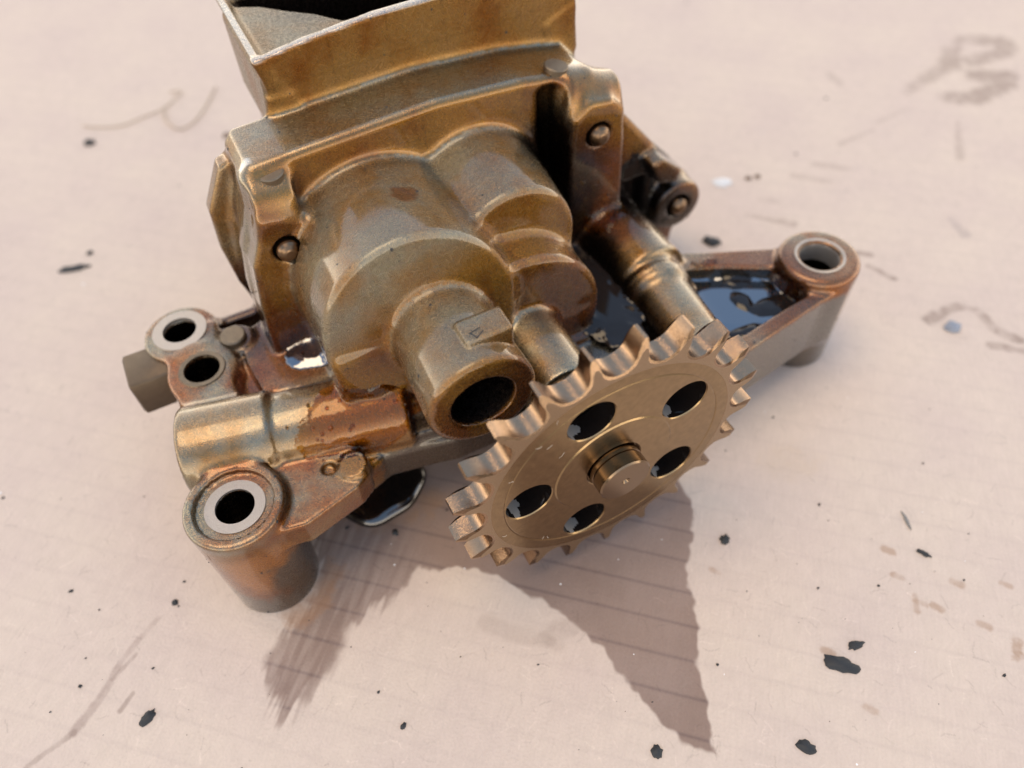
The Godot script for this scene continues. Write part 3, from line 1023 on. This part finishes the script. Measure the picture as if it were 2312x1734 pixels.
func build_cardboard() -> void:
	var freq := [0.006, 0.32, 0.05]
	for i in 3:
		var f := FastNoiseLite.new()
		f.seed = 40 + i
		f.noise_type = FastNoiseLite.TYPE_SIMPLEX_SMOOTH
		f.frequency = freq[i]
		f.fractal_octaves = [4, 2, 3][i]
		if i == 2:
			f.domain_warp_enabled = true
			f.domain_warp_amplitude = 12.0
		card_noise.append(f.get_image(TEX, TEX))
	for im in card_noise:
		im.convert(Image.FORMAT_L8)
	stain_noise.seed = 5
	stain_noise.noise_type = FastNoiseLite.TYPE_SIMPLEX_SMOOTH
	stain_noise.frequency = 0.05
	stain_noise.fractal_octaves = 2
	# right edge, tail, inner bay, left lobe, then round under the pump
	stain_poly = poly2([29.7, 2.5, 20.1, 13.7, 15.1, 19.6, 12.9, 26, 9.6, 32.7, 6, 37, 3.4, 42.1, -0.4, 50.6, -4.5, 59.9, -8.5, 56.9, -12.0, 49.5, -14.1, 38.6, -15.7, 24.0, -21.5, 10.0, -28.5, -1.8, -34.6, -10.1, -41.8, -14.8, -50.6, -17.8, -60.5, -13.8, -73.1, -11.6, -78.2, -5.1, -84.2, -1.6, -93.1, 2.9, -98.7, 2.0, -97.7, -10.9, -89.7, -19.6, -80.0, -23.2, -76, -30, -70, -60, -40, -90, 10, -70, 34, -30])
	var ST := Color(0.27, 0.2, 0.165)
	var BR := Color(0.33, 0.2, 0.12)
	# smears and drips, where they lie
	mark([273.8, -138.3, 283, -146.3, 294, -150.6, 309, -140, 303, -132, 285, -135], 6.0, 0.55, ST)
	mark([276, -124, 283, -119, 291, -116, 282, -112, 262, -111, 251, -117], 5.5, 0.61, ST)
	mark([239.5, -130.3, 253, -134, 265, -136], 4.5, 0.43, ST)
	mark([230, -120, 210, -118.7], 2.0, 0.29, ST)
	mark([205.6, -115.3, 186.5, -114.4], 1.6, 0.32, ST)
	mark([168, -108.9, 178, -99.7], 2.4, 0.32, ST)
	mark([156, -107, 166.5, -96.6], 2.0, 0.29, ST)
	mark([134.7, -101, 139.5, -97.3], 2.5, 0.29, ST)
	mark([123.9, -97, 136, -83.4], 2.2, 0.43, ST)
	mark([240.7, -101, 223, -82.7], 2.0, 0.36, ST)
	mark([190.7, -56.3, 188.5, -47], 2.6, 0.4, Color(0.3, 0.25, 0.24))
	mark([220, -159.8, 218, -149.6], 2.5, 0.36, ST)
	mark([145, -21, 151, -21.5, 158, -21, 162, -16, 160.5, -10, 161.5, -3, 163, 0], 3.3, 0.75, ST)
	mark([153.7, -2.3, 157, 0.9, 161, 4.5], 2.4, 0.65, ST)
	mark([147, -58.5, 150, -55.4], 1.6, 0.72, ST)
	mark([145, -51, 148.3, -42], 1.9, 0.72, ST)
	mark([-119.5, -38.7, -130.4, -31.7, -136.4, -24.5, -144.7, -18.5], 1.5, 0.55, Color(0.30, 0.22, 0.19))
	mark([-144.7, -18.5, -156.7, -15.4], 1.0, 0.51, ST)
	mark([-126.8, -31.4, -133.6, -27.5], 0.9, 0.51, ST)
	mark([-129.4, -21.3, -133.1, -18.4], 0.8, 0.58, ST)
	for q in [[69, 37.7], [65.8, 53.3], [78.3, 53.6], [89.5, 60], [75.7, 65.6], [77.8, 75.9], [35.2, 52.1], [34.6, 68.3], [68.6, 56.3], [22.7, 20.3], [65.8, 44.8]]:
		mark([q[0], q[1], q[0] + 1.4, q[1] + 1.9], 1.3, 0.55, BR)
	mark([64.0, 55.5, 66.5, 52.0], 1.2, 0.5, BR)
	mark([77.0, 76.5, 80.5, 73.5], 1.6, 0.6, BR)
	mark([-62.0, -52.0, -52, -40, -38, -38], 8.0, 0.5, Color(0.34, 0.2, 0.11))
	mark([-84, -22.5, -78, -24, -72, -30], 5.0, 0.6, Color(0.36, 0.2, 0.11))  # oil brown at the boss foot, doubling as its painted contact shadow
	mark([60, 2, 66, 4], 9.0, 0.16, Color(0.42, 0.30, 0.16))
	mark([-40, 5, -33, 12, -25, 19], 3.0, 0.23, ST)
	mark([-27, 16, -15, 17, -6, 24], 4.0, 0.29, ST)
	card_bytes.resize(TEX * TEX * 3)
	var id := WorkerThreadPool.add_group_task(card_rows, 32)
	WorkerThreadPool.wait_for_group_task_completion(id)
	# loose paper fibres
	var fr := RandomNumberGenerator.new()
	fr.seed = 71
	for k in 16000:
		var x := fr.randf() * TEX
		var y := fr.randf() * TEX
		var dir := fr.randf() * TAU
		var amt := fr.randf_range(-0.075, 0.055)
		for j in fr.randi_range(4, 15):
			var o := (posmod(int(y), TEX) * TEX + posmod(int(x), TEX)) * 3
			for c in 3:
				card_bytes[o + c] = int(clampf(card_bytes[o + c] * (1.0 + amt), 0, 255))
			x += cos(dir)
			y += sin(dir)
			dir += fr.randf_range(-0.25, 0.25)
	var tex := ImageTexture.create_from_image(Image.create_from_data(TEX, TEX, false, Image.FORMAT_RGB8, card_bytes))
	var m := StandardMaterial3D.new()
	m.albedo_texture = tex
	m.roughness = 0.78
	m.metallic_specular = 0.35
	m.heightmap_enabled = true
	m.heightmap_scale = 0.010
	m.heightmap_texture = ImageTexture.create_from_image(card_noise[1])
	var st := SurfaceTool.new()
	st.begin(Mesh.PRIMITIVE_TRIANGLES)
	var n := 62
	for i in n:
		for j in n:
			var q := []
			for c in [[0, 0], [1, 0], [1, 1], [0, 1]]:
				var u: float = (i + c[0]) / float(n)
				var v: float = (j + c[1]) / float(n)
				var x := CX + CS * u
				var z := CZ + CS * v
				q.append([Vector2(u, v), Vector3(x, stain_noise.get_noise_2d(x * 0.2, z * 0.2) * 0.25 - 0.15, z) * 0.001])
			for t in [0, 1, 2, 0, 2, 3]:
				st.set_uv(q[t][0])
				st.set_smooth_group(0)
				st.add_vertex(q[t][1])
	st.generate_normals()
	# the sheet's edge
	var edge := SurfaceTool.new()
	edge.begin(Mesh.PRIMITIVE_TRIANGLES)
	var o := thing("cardboard_sheet", st.commit(), m, "pinkish beige cardboard sheet with a dark soaked oil stain", "", "", "structure")
	var em := StandardMaterial3D.new()
	em.albedo_color = Color(0.5, 0.38, 0.3).linear_to_srgb()
	var corners := [Vector3(CX, 0, CZ), Vector3(CX + CS, 0, CZ), Vector3(CX + CS, 0, CZ + CS), Vector3(CX, 0, CZ + CS)]
	for i in 4:
		var a: Vector3 = corners[i] * 0.001
		var b: Vector3 = corners[(i + 1) % 4] * 0.001
		var mid := (a + b) * 0.5 - Vector3(CX + CS * 0.5, 0, CZ + CS * 0.5) * 0.001
		quad(edge, a, b, b - Vector3(0, 0.004, 0), a - Vector3(0, 0.004, 0), mid)
	edge.generate_normals()
	part("cut_edge", edge.commit(), em, o)
	# paving under it
	var g := PlaneMesh.new()
	g.size = Vector2(8, 8)
	var gm := StandardMaterial3D.new()
	gm.albedo_color = Color(0.42, 0.39, 0.35).linear_to_srgb()
	gm.roughness = 0.9
	gm.albedo_texture = noise_tex(256, 0.05, 77, FastNoiseLite.TYPE_SIMPLEX_SMOOTH, 3, 0.75, 1.0)
	gm.uv1_scale = Vector3(20, 20, 1)
	var go := thing("ground", g, gm, "pale concrete ground under the cardboard", "", "", "structure")
	go.position = Vector3(0.1, -0.0046, -0.2)

func flake(x: float, z: float, length: float, width: float, turn: float, thick: float, seed_: int) -> ArrayMesh:
	var st := SurfaceTool.new()
	st.begin(Mesh.PRIMITIVE_TRIANGLES)
	var n := 18
	var rim := []
	var top := []
	for i in n:
		var t := TAU * i / n
		var k := 1.0 + 0.35 * nB.get_noise_2d(cos(t) * 4.0 + seed_ * 17.3, sin(t) * 4.0) + 0.2 * nB.get_noise_2d(cos(t) * 12.0 + seed_ * 7.1, sin(t) * 12.0)
		var v := Vector2(cos(t) * length, sin(t) * width) * 0.5 * k
		v = v.rotated(turn)
		rim.append(Vector3(v.x, 0.0, v.y) * 0.001)
		var h := thick * (0.8 + 0.5 * nB.get_noise_2d(v.x * 3.0 + seed_, v.y * 3.0))
		top.append(Vector3(v.x * 0.82, h, v.y * 0.82) * 0.001)
	for i in n:
		var j := (i + 1) % n
		quad(st, rim[i], rim[j], top[j], top[i], rim[i] + Vector3(0, 0.0002, 0))
		tri(st, top[i], top[j], Vector3(0, thick * 1.15, 0) * 0.001, Vector3.UP)
	st.generate_normals()
	return st.commit()

func drop_flake(called: String, q: Array, m: Material, label: String, category: String, group := "") -> void:
	taken["#"] = taken.get("#", 0) + 1
	var o := thing(called, flake(0, 0, q[2], q[3], q[4], q[5], taken["#"]), m, label, category, group)
	o.position = Vector3(q[0], 0.05, q[1]) * 0.001

func build_debris(mats: Dictionary) -> void:
	var g := "flakes of grit on the cardboard"
	var F := "grit_flake"
	drop_flake(F, [31.5, 14.5, 3.0, 2.9, 0.0, 0.9, 0], mats.grit, "round black grit pellet just right of the oil stain", "grit", g)
	drop_flake(F, [36.2, 57.0, 9.5, 4.4, 0.75, 0.6, 0], mats.grit, "largest black flake, leaf shaped, right of the stain tip", "grit", g)
	drop_flake(F, [43.2, 55.2, 4.4, 2.4, 0.2, 0.5, 0], mats.grit, "small dark crumb behind the leaf shaped flake", "grit", g)
	drop_flake(F, [15.5, 68.6, 4.9, 3.2, 0.9, 0.6, 0], mats.grit, "oval black flake at the bottom edge of the photo", "grit", g)
	drop_flake(F, [-16.9, 53.0, 3.4, 2.8, 2.0, 0.7, 0], mats.grit, "black pear shaped pellet left of the stain tip", "grit", g)
	drop_flake(F, [-127.1, -13.3, 4.6, 3.0, -0.35, 0.6, 0], mats.grit, "diamond shaped black flake beside the long smear", "grit", g)
	drop_flake(F, [-120.7, -198.0, 12.0, 3.6, 0.25, 0.7, 0], mats.grit, "long black sliver to the left of the pump", "grit", g)
	drop_flake(F, [-102.1, -281.6, 4.8, 4.2, 0.3, 1.6, 0], mats.grit, "black crumb under the fine pale hair", "grit", g)
	drop_flake(F, [-113.5, -204.1, 2.6, 2.2, 0.0, 0.8, 0], mats.grit, "tiny black crumb above the long sliver", "grit", g)
	drop_flake(F, [148.0, -14.4, 5.6, 5.0, 0.3, 1.8, 0], mats.blue, "blue grey lump beside the brown smear", "grit", g)
	drop_flake(F, [102.3, -90.1, 7.0, 5.0, 0.8, 1.6, 0], mats.grit, "dark crumb behind the rear rib of the side arm", "grit", g)
	drop_flake(F, [127.9, -117.6, 7.5, 6.0, 0.5, 0.4, 0], mats.pale, "pale bluish white flake behind the pump", "grit", g)
	drop_flake(F, [138.6, -114.6, 3.0, 2.4, 0.5, 0.7, 0], mats.brown, "left brown crumb of the pair beside the pale flake", "grit", g)
	drop_flake(F, [142.4, -113.6, 2.6, 2.2, 0.5, 0.7, 0], mats.brown, "right brown crumb of the pair beside the pale flake", "grit", g)
	drop_flake(F, [80.8, 34.1, 6.4, 0.9, 1.9, 0.5, 0], mats.grey, "thin grey splinter above the dark chip", "grit", g)
	drop_flake(F, [77.5, 43.8, 4.2, 1.5, 1.1, 0.6, 0], mats.grit, "dark chip below the thin grey splinter", "grit", g)
	drop_flake(F, [-45.3, -255.4, 3.8, 3.6, 0.0, 1.0, 0], mats.brown, "blurred brown pellet behind the flange corner", "grit", g)
	drop_flake(F, [-51.5, -32.1, 1.9, 2.2, 0.3, 0.7, 0], mats.grit, "small crumb at the rim of the black puddle", "grit", g)
	drop_flake(F, [-114.2, -41.1, 1.9, 1.8, 0.4, 0.5, 0], mats.grit, "grit speck left of the front boss foot", "grit", g)
	drop_flake(F, [-69.6, 18.9, 2.0, 1.2, -0.6, 0.4, 0], mats.grit, "slanting dark speck below the left lobe of the stain", "grit", g)
	# fine grit, past counting
	var rng := RandomNumberGenerator.new()
	rng.seed = 11
	var st := SurfaceTool.new()
	st.begin(Mesh.PRIMITIVE_TRIANGLES)
	var bits := SurfaceTool.new()
	bits.begin(Mesh.PRIMITIVE_TRIANGLES)
	for i in 330:
		var x := rng.randf_range(-185, 380)
		var z := rng.randf_range(-430, 100)
		if rng.randf() < 0.6:
			x = rng.randf_range(-160, 100)
			z = rng.randf_range(-120, 85)
		var white := rng.randf() < 0.16
		var r := (rng.randf_range(0.14, 0.38) if white else 0.12 + 0.6 * pow(rng.randf(), 4.0)) * (1.0 if z > -100 else 1.5)
		var c := Vector3(x, 0.0, z) * 0.001
		var a := rng.randf() * TAU
		var k := 5
		var ring := []
		for j in k:
			var t := a + TAU * j / k
			var e := r * rng.randf_range(0.6, 1.3)
			ring.append(c + Vector3(cos(t) * e, 0.0, sin(t) * e * 0.8) * 0.001)
		var peak := c + Vector3(0, r * 0.9, 0) * 0.001
		for j in k:
			tri(bits if white else st, ring[j], ring[(j + 1) % k], peak, Vector3.UP)
	st.generate_normals()
	bits.generate_normals()
	thing("grit", st.commit(), mats.grit, "fine dark grit scattered over the cardboard", "grit", "", "stuff")
	thing("crumbs", bits.commit(), mats.crumb, "tiny white glinting crumbs scattered over the cardboard", "crumbs", "", "stuff")
	# hairs
	var C := func(a: Array, h: float) -> Array:
		var o := []
		for q in a:
			o.append(Vector3(q[0], h, q[1]) * 0.001)
		return curve(o, 28)
	thing("hair", tube(C.call([[-102.9, -297], [-96.4, -291.8], [-86.8, -287.7], [-76.1, -289.7], [-66.7, -291.8], [-60.2, -297.3], [-55.6, -302.6], [-60.9, -305]], 0.7), 0.00032, 5), mats.hair, "long pale brown hair curving behind the pump", "hair")
	thing("hair", tube(C.call([[-66.1, -293], [-67.3, -281.5], [-64.1, -271.6], [-58.2, -271.8], [-50.1, -280.6], [-39.7, -298.2]], 0.7), 0.0004, 5), mats.hair, "hook shaped pale brown hair beside the longer hair", "hair")
	thing("straw_bit", tube(C.call([[-99, -56], [-95.5, -56.5], [-92, -58.5], [-88, -57.5]], 0.6), 0.0004, 5, 0.5), mats.straw, "orange brown fibre under the left end of the valve bore", "fibre")
	# black oil that ran out under the pump
	for q in [[-50, -50, 14.0, "round black oil puddle under the base flange"], [-78.5, -50.5, 9.0, "black oil puddle behind the front left boss"]]:
		var R: float = q[2]
		var prof := [[R, -0.3], [R - 0.25, 0.8], [R - 0.9, 1.7], [R - 2.2, 2.4], [R - 5.0, 2.8], [0.0, 2.9]]
		var o := part(numbered("oil_puddle"), smooth_lathe(prof, 72), mats.puddle, self, q[3])
		o.set_meta("category", "oil puddle")
		o.position = Vector3(q[0], 0, q[1]) * 0.001

func smooth_lathe(prof: Array, seg: int) -> ArrayMesh:
	var st := SurfaceTool.new()
	st.begin(Mesh.PRIMITIVE_TRIANGLES)
	st.set_smooth_group(0)
	for s in prof.size() - 1:
		for i in seg:
			var q := []
			for c in [[0, 0], [1, 0], [1, 1], [0, 1]]:
				var t: float = TAU * ((i + c[0]) % seg) / seg
				var wob := 1.0 + 0.05 * sin(t * 3.0 + 1.0) + 0.02 * sin(t * 7.0)
				var pr: Array = prof[s + c[1]]
				q.append(Vector3(cos(t) * pr[0] * wob, pr[1], sin(t) * pr[0] * wob) * 0.001)
			quad(st, q[0], q[1], q[2], q[3], Vector3(q[0].x, 0.004, q[0].z))
	st.index()
	st.generate_normals()
	return st.commit()

# ------------------------------------------------------------------ light and camera
func build_view() -> void:
	var cam := Camera3D.new()
	cam.name = "camera"
	cam.near = 0.01
	cam.far = 40.0
	var at := CameraAttributesPhysical.new()
	at.frustum_focal_length = 35.8
	at.exposure_aperture = 9.5
	at.frustum_focus_distance = 0.188
	cam.attributes = at
	cam.transform = Transform3D(Basis(Vector3(0.89069318, 0.37706847, -0.25393903).normalized(), Vector3.UP, Vector3.BACK), Vector3.ZERO)
	# columns: the camera's right, up and back in the pump's frame
	var right := Vector3(0.89069318, -0.03726494, 0.45307504)
	var up := Vector3(0.37706847, 0.61727212, -0.69050308)
	var back := Vector3(-0.25393903, 0.78586669, 0.5638515)
	cam.transform = Transform3D(Basis(right, up, back).orthonormalized(), Vector3(-0.06307923, 0.20651501, 0.08303934))
	cam.keep_aspect = Camera3D.KEEP_HEIGHT
	add_child(cam)
	cam.fov = 52.0919
	cam.current = true
	var sky := ProceduralSkyMaterial.new()
	sky.sky_top_color = Color(0.36, 0.53, 0.80).linear_to_srgb()
	sky.sky_horizon_color = Color(4.6, 3.9, 3.0).linear_to_srgb()
	sky.sky_curve = 0.15
	sky.sky_energy_multiplier = 1.0
	sky.ground_bottom_color = Color(0.30, 0.27, 0.24).linear_to_srgb()
	sky.ground_horizon_color = Color(0.6, 0.55, 0.48).linear_to_srgb()
	sky.sun_angle_max = 1.0
	var env := Environment.new()
	env.background_mode = Environment.BG_SKY
	env.sky = Sky.new()
	env.sky.sky_material = sky
	env.tonemap_mode = Environment.TONE_MAPPER_LINEAR
	env.tonemap_exposure = 1.23
	env.sdfgi_enabled = true
	env.ssao_enabled = true
	env.ssil_enabled = true
	var we := WorldEnvironment.new()
	we.name = "surroundings"
	we.environment = env
	add_child(we)
	var sun := DirectionalLight3D.new()
	sun.name = "sun"
	sun.light_color = Color(1.0, 0.86, 0.66)
	sun.light_energy = 0.5
	sun.light_angular_distance = 38.0
	sun.shadow_enabled = true
	sun.sky_mode = DirectionalLight3D.SKY_MODE_LIGHT_ONLY
	add_child(sun)
	sun.look_at_from_position(Vector3(-0.22, 0.95, -0.05), Vector3.ZERO)

func _ready() -> void:
	build_view()
	nA.seed = 3; nA.frequency = 0.045; nA.fractal_octaves = 3
	nB.seed = 9; nB.frequency = 0.35; nB.fractal_octaves = 2
	grain = noise_tex(512, 0.09, 21, FastNoiseLite.TYPE_SIMPLEX_SMOOTH, 3)
	var t0 := Time.get_ticks_msec()
	build_cardboard()
	print("cardboard ", Time.get_ticks_msec() - t0)
	var mats := {
		"cast": metal(Color.WHITE, 0.34, 0.97, true, 0.010, 64.0),
		"bare": metal(Color(0.56, 0.555, 0.53), 0.5, 0.8, false, 0.01, 60.0),
		"dull": metal(Color(0.22, 0.175, 0.125), 0.42, 0.9, false, 0.012, 60.0),
		"steel": metal(Color(0.20, 0.13, 0.08), 0.3, 1.0),
		"plug": metal(Color(0.135, 0.10, 0.07), 0.42, 0.9, false, 0.012, 60.0),
		"sprocket": metal(Color(0.36, 0.25, 0.135), 0.22, 1.0, false, 0.0015, 60.0),
		"tooth": metal(Color(0.42, 0.31, 0.215), 0.2, 1.0, false, 0.004, 60.0),
		"rim": metal(Color(0.42, 0.335, 0.235), 0.36, 0.95, false, 0.004, 60.0),
		"shaft": metal(Color(0.22, 0.155, 0.10), 0.2, 1.0),
		"painted_reflection": metal(Color(0.40, 0.37, 0.34), 0.28, 0.3),  # grey that paints the reflection inside the sprocket holes
		"sludge": metal(Color(0.012, 0.009, 0.008), 0.06, 0.0),
		"pool": metal(Color(0.22, 0.23, 0.25), 0.03, 1.0),
		"film": metal(Color(0.74, 0.43, 0.10), 0.02, 0.0),
	}
	var speck := noise_tex(512, 0.08, 31, FastNoiseLite.TYPE_SIMPLEX_SMOOTH, 3)
	var ramp := Gradient.new()
	ramp.offsets = PackedFloat32Array([0.0, 0.10, 0.15, 0.5, 1.0])
	ramp.colors = PackedColorArray([Color(0.22, 0.17, 0.14), Color(0.35, 0.28, 0.24), Color(0.85, 0.8, 0.76), Color(0.95, 0.9, 0.86), Color(1, 1, 1)])
	speck.color_ramp = ramp
	for n in ["tooth", "bare", "rim"]:
		mats[n].albedo_texture = speck
		mats[n].uv1_scale = Vector3.ONE * 70.0
	var worn := noise_tex(512, 0.012, 35, FastNoiseLite.TYPE_SIMPLEX_SMOOTH, 4, 0.88, 1.0)
	for n in ["sprocket", "dull", "plug"]:
		mats[n].albedo_texture = worn
	var smear := noise_tex(512, 0.02, 37, FastNoiseLite.TYPE_SIMPLEX_SMOOTH, 4, 0.15, 0.42)
	mats.cast.roughness_texture = smear
	mats.cast.roughness = 1.0
	mats.cast.clearcoat_enabled = true
	mats.cast.clearcoat = 1.0
	mats.cast.clearcoat_roughness = 0.085
	mats.coarse = mats.cast.duplicate()
	mats.tray = mats.cast.duplicate()
	mats.tray.clearcoat = 0.15
	mats.tray.clearcoat_roughness = 0.3
	mats.coarse.heightmap_scale = 0.026
	mats.grit = metal(Color(0.016, 0.019, 0.023), 0.6, 0.0)
	mats.lint = metal(Color(0.75, 0.68, 0.58), 0.5, 0.0)
	mats.blue = metal(Color(0.22, 0.25, 0.31), 0.5, 0.0)
	mats.pale = metal(Color(0.62, 0.63, 0.64), 0.5, 0.0)
	mats.brown = metal(Color(0.16, 0.11, 0.08), 0.6, 0.0)
	mats.grey = metal(Color(0.2, 0.2, 0.2), 0.5, 0.0)
	mats.crumb = metal(Color(0.85, 0.86, 0.88), 0.2, 0.0)
	mats.hair = metal(Color(0.42, 0.34, 0.26), 0.5, 0.0)
	mats.straw = metal(Color(0.4, 0.2, 0.08), 0.6, 0.0)
	mats.puddle = metal(Color(0.006, 0.005, 0.005), 0.03, 0.0)
	mats.puddle.metallic_specular = 0.7
	mats.puddle.clearcoat_enabled = true
	mats.puddle.clearcoat = 1.0
	mats.puddle.clearcoat_roughness = 0.02
	mats.sludge.metallic_specular = 0.45
	mats.film.refraction_enabled = true
	mats.film.refraction_scale = 0.047
	mats.film.transparency = BaseMaterial3D.TRANSPARENCY_ALPHA
	mats.film.albedo_color.a = 0.0
	mats.film.metallic_specular = 0.6
	var pump := Node3D.new()
	pump.name = "oil_pump"
	pump.position = BASE
	add_child(pump)
	pump.set_meta("label", "oily bronze coloured engine oil pump with steel chain sprocket standing on cardboard")
	pump.set_meta("category", "oil pump")
	t0 = Time.get_ticks_msec()
	build_pump(pump, mats)
	print("pump ", Time.get_ticks_msec() - t0)
	build_fittings(pump, mats)
	build_sprocket(pump, mats)
	build_debris(mats)
